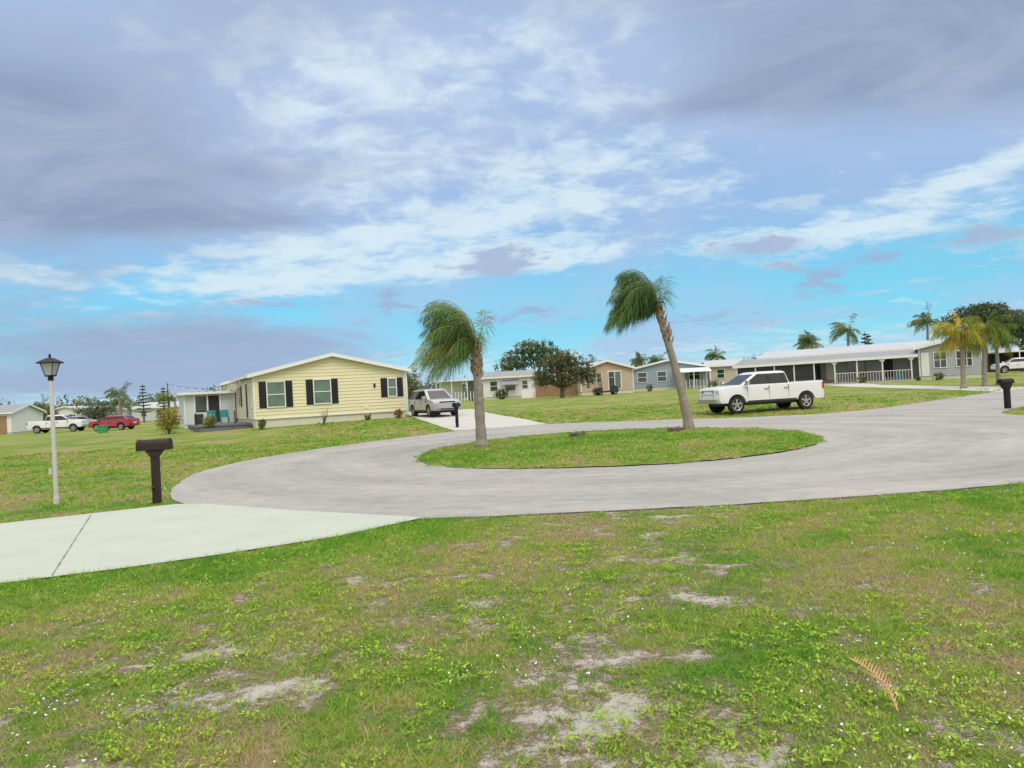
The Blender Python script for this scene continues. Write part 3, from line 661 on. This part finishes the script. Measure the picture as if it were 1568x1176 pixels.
# ---------------------------------------------------------------- vehicles
def wheel(mb,x,y,R,w,sg):
    n=28
    def ring(r,yy): return [(x+math.cos(2*math.pi*k/n)*r,yy,R+math.sin(2*math.pi*k/n)*r) for k in range(n)]
    secs=[(R*.62,y-sg*w),(R*.95,y-sg*w),(R,y-sg*w*.85),(R,y-sg*w*.15),(R*.95,y),(R*.66,y)]
    vs=[];fs=[]
    for r,yy in secs: vs+=ring(r,yy)
    for i in range(len(secs)-1):
        for k in range(n): fs.append((i*n+k,i*n+(k+1)%n,(i+1)*n+(k+1)%n,(i+1)*n+k))
    mb.raw(vs,fs,M_tyre)
    mb.poly(ring(R*.66,y-sg*.07),M_dark)
    vs=ring(R*.66,y-sg*.005)+ring(R*.58,y-sg*.02)+ring(R*.58,y-sg*.07); mb.raw(vs,[(i*n+k,i*n+(k+1)%n,(i+1)*n+(k+1)%n,(i+1)*n+k) for i in (0,1) for k in range(n)],M_rim)
    for k in range(5):
        a=k*2*math.pi/5+.3; c,s=math.cos(a),math.sin(a); px,pz=-s,c; w1,w2=R*.11,R*.07; r1,r2=R*.06,R*.60
        q=[(x+c*r1+px*w1,R+s*r1+pz*w1),(x+c*r2+px*w2*1.6,R+s*r2+pz*w2*1.6),(x+c*r2-px*w2*1.6,R+s*r2-pz*w2*1.6),(x+c*r1-px*w1,R+s*r1-pz*w1)]
        mb.prism(q,y-sg*.05,y-sg*.015,M_rim)
    mb.raw(ring(R*.16,y-sg*.012)+ring(R*.16,y-sg*.05),[tuple(range(n))]+[(k,(k+1)%n,n+(k+1)%n,n+k) for k in range(n)],M_rim)
def vehicle(name,x,y,heading,sp,paint,z=None):
    z=T(x,y)+.01 if z is None else z
    root=empty(name,(x,y,z),rad(heading)); hw=sp['hw']; R=sp['R']; zb=sp['zb']
    top=sp['top']; out=list(top)
    for wx in sorted(sp['wh']):
        ar=R+.075; h=zb-R; dx=math.sqrt(max(.01,ar*ar-h*h)); a0=math.atan2(h,-dx); a1=math.atan2(h,dx)
        if a0<0: a0+=2*math.pi
        for k in range(15):
            a=a0+(a1-a0)*k/14; out.append((wx+math.cos(a)*ar,R+math.sin(a)*ar))
    L=max(p[0] for p in top); ztop=max(p[1] for p in top)
    sl=[(-1,.955,.05),(-.985,.975,.02),(-.93,.988,.0),(-.6,.997,-.004),(0,1,-.012),(.6,.997,-.004),(.93,.988,0),(.985,.975,.02),(1,.955,.05)]
    vs=[];n=len(out)
    for f,xs_,dz in sl:
        for k,(px,pz) in enumerate(out):
            up=max(0,min(1,(pz-.7*ztop)/(.3*ztop))) if k<len(top) else 0
            yy=f*hw*(1-.03*up-.02*max(0,(abs(px)/L-.8)/.2))
            vs.append((px*(xs_ if k<len(top) else 1),yy,pz-dz*up))
    fs=[tuple(range(n)),tuple(range(len(sl)*n-1,(len(sl)-1)*n-1,-1))]
    for i in range(len(sl)-1):
        for k in range(n): fs.append((i*n+k,i*n+(k+1)%n,(i+1)*n+(k+1)%n,(i+1)*n+k))
    body=MB(); body.raw(vs,fs,paint); bo=body.build('body',root,smooth=True)
    if 'bed' in sp:
        b0,b1=sp['bed']; cu=MB(); cu.box(b0,b1,-hw+.14,hw-.14,.75,2.0,M_dark); co_=cu.build('bed_cutter',root); 
        md=bo.modifiers.new('bed','BOOLEAN'); md.operation='DIFFERENCE'; md.object=co_; md.solver='EXACT'
        bpy.context.view_layer.update(); dg=bpy.context.evaluated_depsgraph_get(); nm=bpy.data.meshes.new_from_object(bo.evaluated_get(dg)); bo.modifiers.clear(); bo.data=nm
        bpy.data.objects.remove(co_,do_unlink=True)
    c=sp['cab']; cz0,cz1=c['z']; 
    def lerp(a,b,z_): return a+(b-a)*(z_-cz0)/(cz1-cz0)
    Y=lambda z_:lerp(c['wb'],c['wt'],z_); XF=lambda z_:lerp(c['fb'],c['ft'],z_); XR=lambda z_:lerp(c['rb'],c['rt'],z_)
    cab=MB(); rings=[]
    for z_,ins in ((cz0-.05,0),(cz1-.09,0),(cz1-.03,.05),(cz1,.16)):
        yy=Y(min(z_,cz1-.03))-ins*.7; xf=XF(min(z_,cz1-.03))-ins; xr=XR(min(z_,cz1-.03))+ins; k=.07
        rings.append([(xf,-yy+k*2,z_),(xf-k,-yy,z_),(xr+k,-yy,z_),(xr,-yy+k*2,z_),(xr,yy-k*2,z_),(xr+k,yy,z_),(xf-k,yy,z_),(xf,yy-k*2,z_)])
    vs=sum(rings,[]); fs=[tuple(range(7,-1,-1)),tuple(range(24,32))]+[(i*8+k,i*8+(k+1)%8,(i+1)*8+(k+1)%8,(i+1)*8+k) for i in range(3) for k in range(8)]
    cab.raw(vs,fs,paint); cab.build('cabin',root,smooth=True)
    gb=MB(); e=.008; g0,g1=cz0+.03,cz1-.11; bs=c['div']
    xs0=[XF(g0)-.12]+bs+[XR(g0)+.12]; xs1=[XF(g1)-.10]+bs+[XR(g1)+.10]
    for i in range(len(xs0)-1):
        p=.022 if i>0 else 0; q=.022 if i<len(xs0)-2 else 0
        for sg in (-1,1):
            gb.poly([(xs0[i]-p,sg*(Y(g0)+e),g0),(xs0[i+1]+q,sg*(Y(g0)+e),g0),(xs1[i+1]+q,sg*(Y(g1)+e),g1),(xs1[i]-p,sg*(Y(g1)+e),g1)],M_cglass)
            if i>0: gb.poly([(xs0[i]-.022,sg*(Y(g0)+e-.003),g0),(xs0[i]+.022,sg*(Y(g0)+e-.003),g0),(xs1[i]+.022,sg*(Y(g1)+e-.003),g1),(xs1[i]-.022,sg*(Y(g1)+e-.003),g1)],M_black)
    gb.poly([(XF(g0)+e,-Y(g0)+.16,g0),(XF(g0)+e,Y(g0)-.16,g0),(XF(g1)+e,Y(g1)-.14,g1),(XF(g1)+e,-Y(g1)+.14,g1)],M_cglass)
    gb.poly([(XR(g0)-e,-Y(g0)+.16,g0),(XR(g0)-e,Y(g0)-.16,g0),(XR(g1)-e,Y(g1)-.14,g1),(XR(g1)-e,-Y(g1)+.14,g1)],M_cglass)
    gb.build('glass',root)
    wb=MB()
    for wx in sp['wh']:
        for sg in (-1,1): wheel(wb,wx,sg*(hw-.03),R,.25,sg)
        wb.box(wx-R-.05,wx+R+.05,-hw+.32,hw-.32,zb-.05,R*2.1,M_dark)
    wb.build('wheels',root,smooth=True)
    db=MB(); xf=top[1][0]; xr=min(p[0] for p in top); zt=ztop
    hz=sp['hz']; fx=sp.get('fx',xf)
    db.box(-L*.8,L*.8,-hw*.7,hw*.7,zb-.15,zb-.02,M_dark)
    for sg in (-1,1):
        a,b=sorted((sg*(hw-.42),sg*(hw-.06))); db.box(fx-.20,fx-.012,a,b,hz,hz+.17,M_lamp)
        a,b=sorted((sg*(hw-.28),sg*(hw-.03))); db.box(xr-.002+.06,xr+.16,a,b,hz+.0,hz+.32,M_tail)
        a,b=sorted((sg*hw*1.0,sg*(hw+.2))); db.box(c['fb']-.32,c['fb']-.18,a,b,cz0+.04,cz0+.22,paint if sp.get('mir') is None else sp['mir'])
        for dx_ in c['doors']: db.box(dx_-.006,dx_+.006,*sorted((sg*(hw-.03),sg*(hw+.003))),zb+.12,cz0-.06,M_dark)
        for dx_ in c['doors'][1:]: db.box(dx_+.06,dx_+.24,*sorted((sg*(hw-.02),sg*(hw+.03))),cz0-.2,cz0-.16,M_chrome)
        db.box(sp['wh'][1]+R+.12,sp['wh'][0]-R-.12,*sorted((sg*(hw-.12),sg*(hw+.006))),zb-.04,zb+.07,M_dark)
    gh=sp.get('grille',(hz-.05,hz+.18)); db.box(fx-.1,fx-.004,-hw*.52,hw*.52,gh[0],gh[1],M_dark)
    if 'bed' in sp:
        db.box(fx-.08,fx+.012,-hw*.56,hw*.56,gh[1],gh[1]+.045,M_chrome); db.box(fx-.05,fx+.01,-hw*.52,hw*.52,(gh[0]+gh[1])/2-.02,(gh[0]+gh[1])/2+.02,M_chrome)
        db.box(fx-.08,fx+.012,-hw*.56,-hw*.52,gh[0],gh[1],M_chrome); db.box(fx-.08,fx+.012,hw*.52,hw*.56,gh[0],gh[1],M_chrome)
        db.box(fx-.15,fx+.07,-hw*.88,hw*.88,.52,.70,M_chrome); db.box(xr-.08,xr+.1,-hw*.88,hw*.88,.5,.68,M_chrome)
        db.box(sp['wh'][1]+R+.2,sp['wh'][0]-R-.2,-hw-.04,-hw+.1,zb-.1,zb-.04,M_chrome)
    else:
        db.box(fx-.1,fx+.008,-hw*.5,hw*.5,zb+.04,zb+.17,M_dark); db.box(xr-.006,xr+.1,-.25,.25,.62,.75,M_trim)
    db.build('trim',root)
    return root
PICK=dict(hw=.99,R=.41,zb=.50,wh=[1.92,-1.80],hz=.93,fx=2.87,grille=(.76,1.08),mir=M_chrome,bed=(-2.78,-1.12),
  top=[(2.80,.5),(2.88,.6),(2.88,.8),(2.87,1.08),(2.80,1.19),(2.5,1.25),(1.6,1.32),(-1.0,1.30),(-2.82,1.34),(-2.88,1.28),(-2.88,.62),(-2.84,.5)],
  cab=dict(z=(1.28,1.90),wb=.93,wt=.76,fb=1.66,ft=.62,rb=-1.02,rt=-.86,div=[.18,-.62],doors=[1.35,.2,-.85]))
SUV=dict(hw=.93,R=.36,zb=.36,wh=[1.38,-1.32],hz=.72,fx=2.27,
  top=[(2.2,.36),(2.3,.5),(2.28,.8),(2.1,.97),(1.2,1.08),(-2.15,1.12),(-2.28,.95),(-2.3,.5),(-2.22,.36)],
  cab=dict(z=(1.05,1.70),wb=.87,wt=.68,fb=1.28,ft=.32,rb=-2.16,rt=-1.72,div=[.15,-.8],doors=[1.05,.12,-.85]))
CROSS=dict(SUV); CROSS['cab']=dict(z=(1.0,1.52),wb=.85,wt=.64,fb=1.3,ft=.4,rb=-2.15,rt=-1.4,div=[.12,-.75],doors=[1.05,.1,-.8])
vehicle('pickup_truck',12.0,36.0,180+15,PICK,M_pwhite,z=T(12,36)+.01)
vehicle('suv',-5.0,46.8,-62,SUV,M_psilver)
vehicle('pickup_truck',-49.8,81.5,6,PICK,M_pwhite)
vehicle('crossover_car',-41.3,77,174,CROSS,M_pred)
vehicle('crossover_car',53,78,160,CROSS,M_pwhite); vehicle('suv',58,82,150,SUV,M_pdark)
vehicle('crossover_car',-55,104,10,CROSS,M_pdark); vehicle('suv',-62,107,20,SUV,M_psilver)
gz=T(9.6,76); gc=empty('golf_cart',(9.6,76,gz),rad(10)); mb=MB()
mb.box(-1.1,1.1,-.55,.55,.25,.42,M_dark); mb.prism([(.5,.42),(1.15,.42),(1.1,.75),(.75,.95),(.6,.9)],-.52,.52,M_dark); mb.box(-.55,.0,-.5,.5,.42,.75,M_beige); mb.box(-.65,-.55,-.5,.5,.75,1.15,M_beige); mb.prism([(-1.15,.42),(-.6,.42),(-.6,.78),(-1.15,.7)],-.52,.52,M_dark)
for a in (-.65,.6):
    for b in (-.5,.46): mb.box(a,a+.04,b,b+.04,.75,1.75,M_black)
mb.box(-.8,.75,-.55,.55,1.75,1.81,M_beige)
for a in (-.75,.78):
    for b in (-.5,.5): wheel(mb,a,b,.22,.16,1 if b>0 else -1)
mb.build('cart_body',gc)
# ---------------------------------------------------------------- street furniture
def mailbox(x,y,rz,mat,h=1.1,L=.52,s=1.0):
    z=T(x,y); root=empty('mailbox',(x,y,z),rz); mb=MB()
    mb.box(-.06,.06,-.06,.06,-.05,h-.3,mat); mb.prism([(-.06,h-.3),(.06,h-.3),(.13,h-.2),(-.13,h-.2)],-.075,.075,mat)
    mb.box(-.15,.15,-.08,.08,h-.2,h-.185,mat)
    arc=[(-.095*s,h-.18)]+[(-.095*s*math.cos(a),h-.09+.10*s*math.sin(a)) for a in [math.pi*k/8 for k in range(9)]]+[(.095*s,h-.18)]
    mb.prism([(p[0],p[1]) for p in arc],-L/2,L/2,mat,'x')
    arc2=[(p[0]*1.08,(p[1]-(h-.1))*1.07+(h-.1)) for p in arc]; mb.prism(arc2,-L/2-.025,-L/2+.03,mat,'x'); mb.prism(arc2,L/2-.03,L/2+.02,mat,'x')
    mb.tube([(-.06,0,h*.25),(0,0,h*.25)],[.09,.09],mat,4)
    mb.build('box_and_post',root,bevel=.006)
mailbox(-6.36,13.15,rad(4),M_mailbr,1.12,.52)
mailbox(-2.75,36.0,rad(70),M_black,1.2,.5)
root=empty('mailbox',(18.6,28.06,T(18.6,28.06)),rad(20)); mb=MB()
mb.box(-.09,.09,-.08,.08,-.05,.75,M_black); mb.prism([(-.09,.75),(.09,.75),(.22,.95),(-.3,.95)],-.1,.1,M_black)
arc=[(-.13,.955)]+[(-.13*math.cos(a),1.0+.14*math.sin(a)) for a in [math.pi*k/8 for k in range(9)]]+[(.13,.955)]
mb.prism(arc,-.34,.28,M_black,'x'); mb.build('box_and_post',root,bevel=.01)
root=empty('street_lamp',(-8.6,13.9,0)); mb=MB()
mb.tube([(0,0,-.05),(0,0,.12),(0,0,.125),(0,0,2.32)],[.055,.055,.042,.036],M_post,12)
mb.tube([(0,0,2.3),(0,0,2.36),(0,0,2.38)],[.05,.05,.03],M_black,12)
a,b=.065,.115
def fr(zz,r): return [(-r,-r,zz),(r,-r,zz),(r,r,zz),(-r,r,zz)]
mb.raw(fr(2.40,a-.006)+fr(2.62,b-.006),[(0,1,5,4),(1,2,6,5),(2,3,7,6),(3,0,4,7),(0,1,2,3),(4,5,6,7)],M_lglass)
mb.box(-.07,.07,-.07,.07,2.375,2.40,M_black)
for sx,sy in ((-1,-1),(1,-1),(1,1),(-1,1)): mb.tube([(sx*a,sy*a,2.40),(sx*b,sy*b,2.62)],[.009,.009],M_black,4)
mb.raw(fr(2.62,.165)+fr(2.64,.165)+fr(2.72,.05),[(0,1,2,3)]+[(i*4+k,i*4+(k+1)%4,(i+1)*4+(k+1)%4,(i+1)*4+k) for i in (0,1) for k in range(4)]+[(8,9,10,11)],M_black)
mb.tube([(0,0,2.72),(0,0,2.75),(0,0,2.77),(0,0,2.81)],[.03,.018,.024,.004],M_black,8)
mb.box(-.10,-.045,-.03,.03,.55,.66,M_post)
mb.build('post_and_lantern',root)
root=empty('utility_box',(-37,67,0)); mb=MB(); mb.box(-.35,.35,-.3,.3,0,.62,M_green); mb.box(-.38,.38,-.33,.33,.62,.7,M_green); mb.build('cabinet',root,bevel=.03)
for (sx,sy) in ((1.9,22.9),(5.0,23.2)):
    root=empty('cut_palm_stump',(sx,sy,float(Zs(np.array(sx),np.array(sy))))); mb=MB()
    mb.tube([(0,0,-.02),(0,0,.06),(0,0,.12),(0,0,.13)],[.28,.25,.2,.05],M_soil,12)
    for k in range(30):
        a=k*2.4; r=.14+.2*random.random(); mb.tube([(math.cos(a)*r*.5,math.sin(a)*r*.5,.05),(math.cos(a)*r,math.sin(a)*r,.10*random.random()+.07)],[.025,.008],M_soil,4)
    mb.build('stump',root)
# ---------------------------------------------------------------- sky / light
w=bpy.data.worlds.new('sky'); scene.world=w; w.use_nodes=True; n=w.node_tree.nodes; l=w.node_tree.links; n.clear()
out=n.new('ShaderNodeOutputWorld'); bg=n.new('ShaderNodeBackground'); l.new(bg.outputs[0],out.inputs[0])
tc=n.new('ShaderNodeTexCoord'); sp=n.new('ShaderNodeSeparateXYZ'); l.new(tc.outputs['Generated'],sp.inputs[0])
def ma(op,a,b=None,c=None,clamp=False):
    k=n.new('ShaderNodeMath'); k.operation=op; k.use_clamp=clamp
    for i,v in enumerate((a,b,c)):
        if v is None: continue
        if isinstance(v,(int,float)): k.inputs[i].default_value=v
        else: l.new(v,k.inputs[i])
    return k.outputs[0]
x_,y_,z_=sp.outputs
az=ma('ARCTAN2',x_,y_); el=ma('ARCSINE',z_); zc=ma('MAXIMUM',z_,0)
def blob(ca,ce,sa,se,tilt=0):
    u=ma('SUBTRACT',az,ca); v=ma('SUBTRACT',el,ce)
    if tilt: v=ma('SUBTRACT',v,ma('MULTIPLY',u,tilt))
    a=ma('MULTIPLY',u,1/sa); b=ma('MULTIPLY',v,1/se)
    return ma('EXPONENT',ma('MULTIPLY',ma('ADD',ma('MULTIPLY',a,a),ma('MULTIPLY',b,b)),-1))
def addl(items):
    r=None
    for wt,b in items:
        t=ma('MULTIPLY',b,wt); r=t if r is None else ma('ADD',r,t)
    return r
den=ma('ADD',zc,.16); cx=n.new('ShaderNodeCombineXYZ'); l.new(ma('DIVIDE',x_,den),cx.inputs[0]); l.new(ma('DIVIDE',y_,den),cx.inputs[1]); cx.inputs[2].default_value=3.7
def noise(sc,det,ro,dist=0,off=(0,0,0),stretch=(1,1,1)):
    mp=n.new('ShaderNodeMapping'); mp.inputs['Location'].default_value=off; mp.inputs['Scale'].default_value=stretch; l.new(cx.outputs[0],mp.inputs[0])
    k=n.new('ShaderNodeTexNoise'); k.inputs['Scale'].default_value=sc; k.inputs['Detail'].default_value=det; k.inputs['Roughness'].default_value=ro; k.inputs['Distortion'].default_value=dist
    l.new(mp.outputs[0],k.inputs['Vector']); return k.outputs['Fac']
def sm(v,a,b):
    k=n.new('ShaderNodeMapRange'); k.interpolation_type='SMOOTHSTEP'; k.inputs[1].default_value=a; k.inputs[2].default_value=b; l.new(v,k.inputs[0]); return k.outputs[0]
def mix(f,a,b):
    k=n.new('ShaderNodeMix'); k.data_type='RGBA'
    if isinstance(f,(int,float)): k.inputs[0].default_value=f
    else: l.new(f,k.inputs[0])
    for i,v in ((6,a),(7,b)):
        if isinstance(v,tuple): k.inputs[i].default_value=(*v,1)
        else: l.new(v,k.inputs[i])
    return k.outputs[2]
sk=n.new('ShaderNodeTexSky'); sk.sky_type='NISHITA'; sk.sun_disc=False; sk.sun_elevation=rad(52); sk.sun_rotation=rad(150); sk.dust_density=.5; sk.ozone_density=2.0
sc=n.new('ShaderNodeVectorMath'); sc.operation='MULTIPLY'; l.new(sk.outputs[0],sc.inputs[0]); sc.inputs[1].default_value=(.075,.12,.14)
clear=mix(sm(el,.08,.24),(.19,.70,.92),(.33,.54,.84))
clear=mix(sm(el,.09,.0),clear,(.48,.76,.88))
base=mix(.25,clear,sc.outputs[0])
n1=noise(.9,3,.55,.4,(3,1,0)); n2=noise(2.4,6,.62,.7,(7.2,2,0),(.75,1,1)); n3=noise(7.5,4,.6,.3,(1,5,0))
haze=ma('ADD',n1,ma('MULTIPLY',sm(el,.12,.40),.18))
c1=mix(ma('MULTIPLY',sm(haze,.33,.72),.85),base,(.45,.56,.80))
wn=ma('ADD',ma('MULTIPLY',n2,.52),ma('MULTIPLY',n3,.48))
wv=ma('ADD',wn,addl([(.09,blob(-.16,.37,.22,.12)),(.07,blob(.02,.40,.25,.06)),(.19,blob(.05,.232,.24,.022,.10)),(.13,blob(-.24,.20,.15,.03,.1)),(.19,blob(-.30,.155,.22,.02,.03)),(.17,blob(.0,.178,.16,.018)),(.22,blob(.60,.225,.15,.020,.25)),(.15,blob(.42,.175,.16,.018)),(.24,blob(-.60,.165,.07,.02)),(.12,blob(.2,.30,.25,.03,.15)),(-.18,blob(.05,.115,.34,.035)),(-.18,blob(-.62,.30,.22,.12)),(-.18,blob(.50,.35,.24,.09))]))
c2=mix(ma('MULTIPLY',sm(wv,.48,.70),.86),c1,(.72,.86,.93))
gn=ma('ADD',ma('MULTIPLY',n1,.5),ma('MULTIPLY',n2,.30))
gv=ma('ADD',gn,addl([(.31,blob(-.62,.29,.27,.13)),(.31,blob(.54,.35,.24,.08,-.05)),(.28,blob(-.45,.07,.36,.055)),(.16,blob(.55,.12,.2,.03)),(.14,blob(.1,.33,.5,.02,.1)),(.17,blob(-.3,.235,.45,.02)),(.14,blob(.0,.5,.9,.07)),(-.15,blob(-.1,.37,.22,.09)),(-.14,blob(.1,.24,.4,.04)),(-.28,blob(.08,.115,.26,.04))]))
gcol=mix(sm(n2,.35,.65),(.25,.335,.48),(.37,.45,.60))
gcol=mix(sm(el,.16,.05),gcol,(.34,.44,.62))
c3=mix(ma('MULTIPLY',sm(gv,.42,.68),.86),c2,gcol)
pv=ma('ADD',ma('MULTIPLY',ma('SUBTRACT',wn,.5),4.5),addl([(.85,blob(-.012,.170,.046,.022)),(.8,blob(-.155,.140,.030,.020)),(.7,blob(.40,.118,.06,.02)),(.8,blob(.34,.168,.07,.014)),(.7,blob(.47,.140,.04,.014)),(.65,blob(.57,.15,.05,.014)),(.65,blob(.0,.10,.11,.014)),(.6,blob(-.28,.13,.07,.013)),(.55,blob(.25,.08,.14,.015)),(.5,blob(-.09,.175,.02,.01))]))
c4=mix(ma('MULTIPLY',sm(pv,.35,.95),.8),c3,(.35,.45,.65))
c5=mix(sm(y_,.15,-.45),c4,(1.05,1.01,.94))  # unseen sky behind the camera, brightened to light the house fronts
c6=mix(sm(z_,.50,.85),c5,(2.1,2.01,1.86))  # overhead sky above the view, brightened and warmed to add light
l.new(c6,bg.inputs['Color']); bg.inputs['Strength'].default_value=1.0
w.cycles.sampling_method='MANUAL'; w.cycles.sample_map_resolution=256
sun=bpy.data.lights.new('sun','SUN'); sun.energy=1.2; sun.angle=rad(24); sun.color=(1,.96,.89); so=bpy.data.objects.new('sun',sun); scene.collection.objects.link(so)
so.rotation_euler=(rad(38),0,rad(30)); so.location=(0,0,50)
scene.view_settings.view_transform='Standard'; scene.view_settings.look='None'; scene.view_settings.exposure=0; scene.view_settings.gamma=1
cam=bpy.data.cameras.new('camera'); cam.lens=26.17; cam.sensor_width=36; cam.clip_end=5000; cam.clip_start=.05
cobj=bpy.data.objects.new('camera',cam); scene.collection.objects.link(cobj); scene.camera=cobj
Rm=Matrix.Rotation(rad(90.7),4,'X')@Matrix.Rotation(rad(-3.1),4,'Z'); cobj.matrix_world=Matrix.Translation((0,0,1.6))@Rm
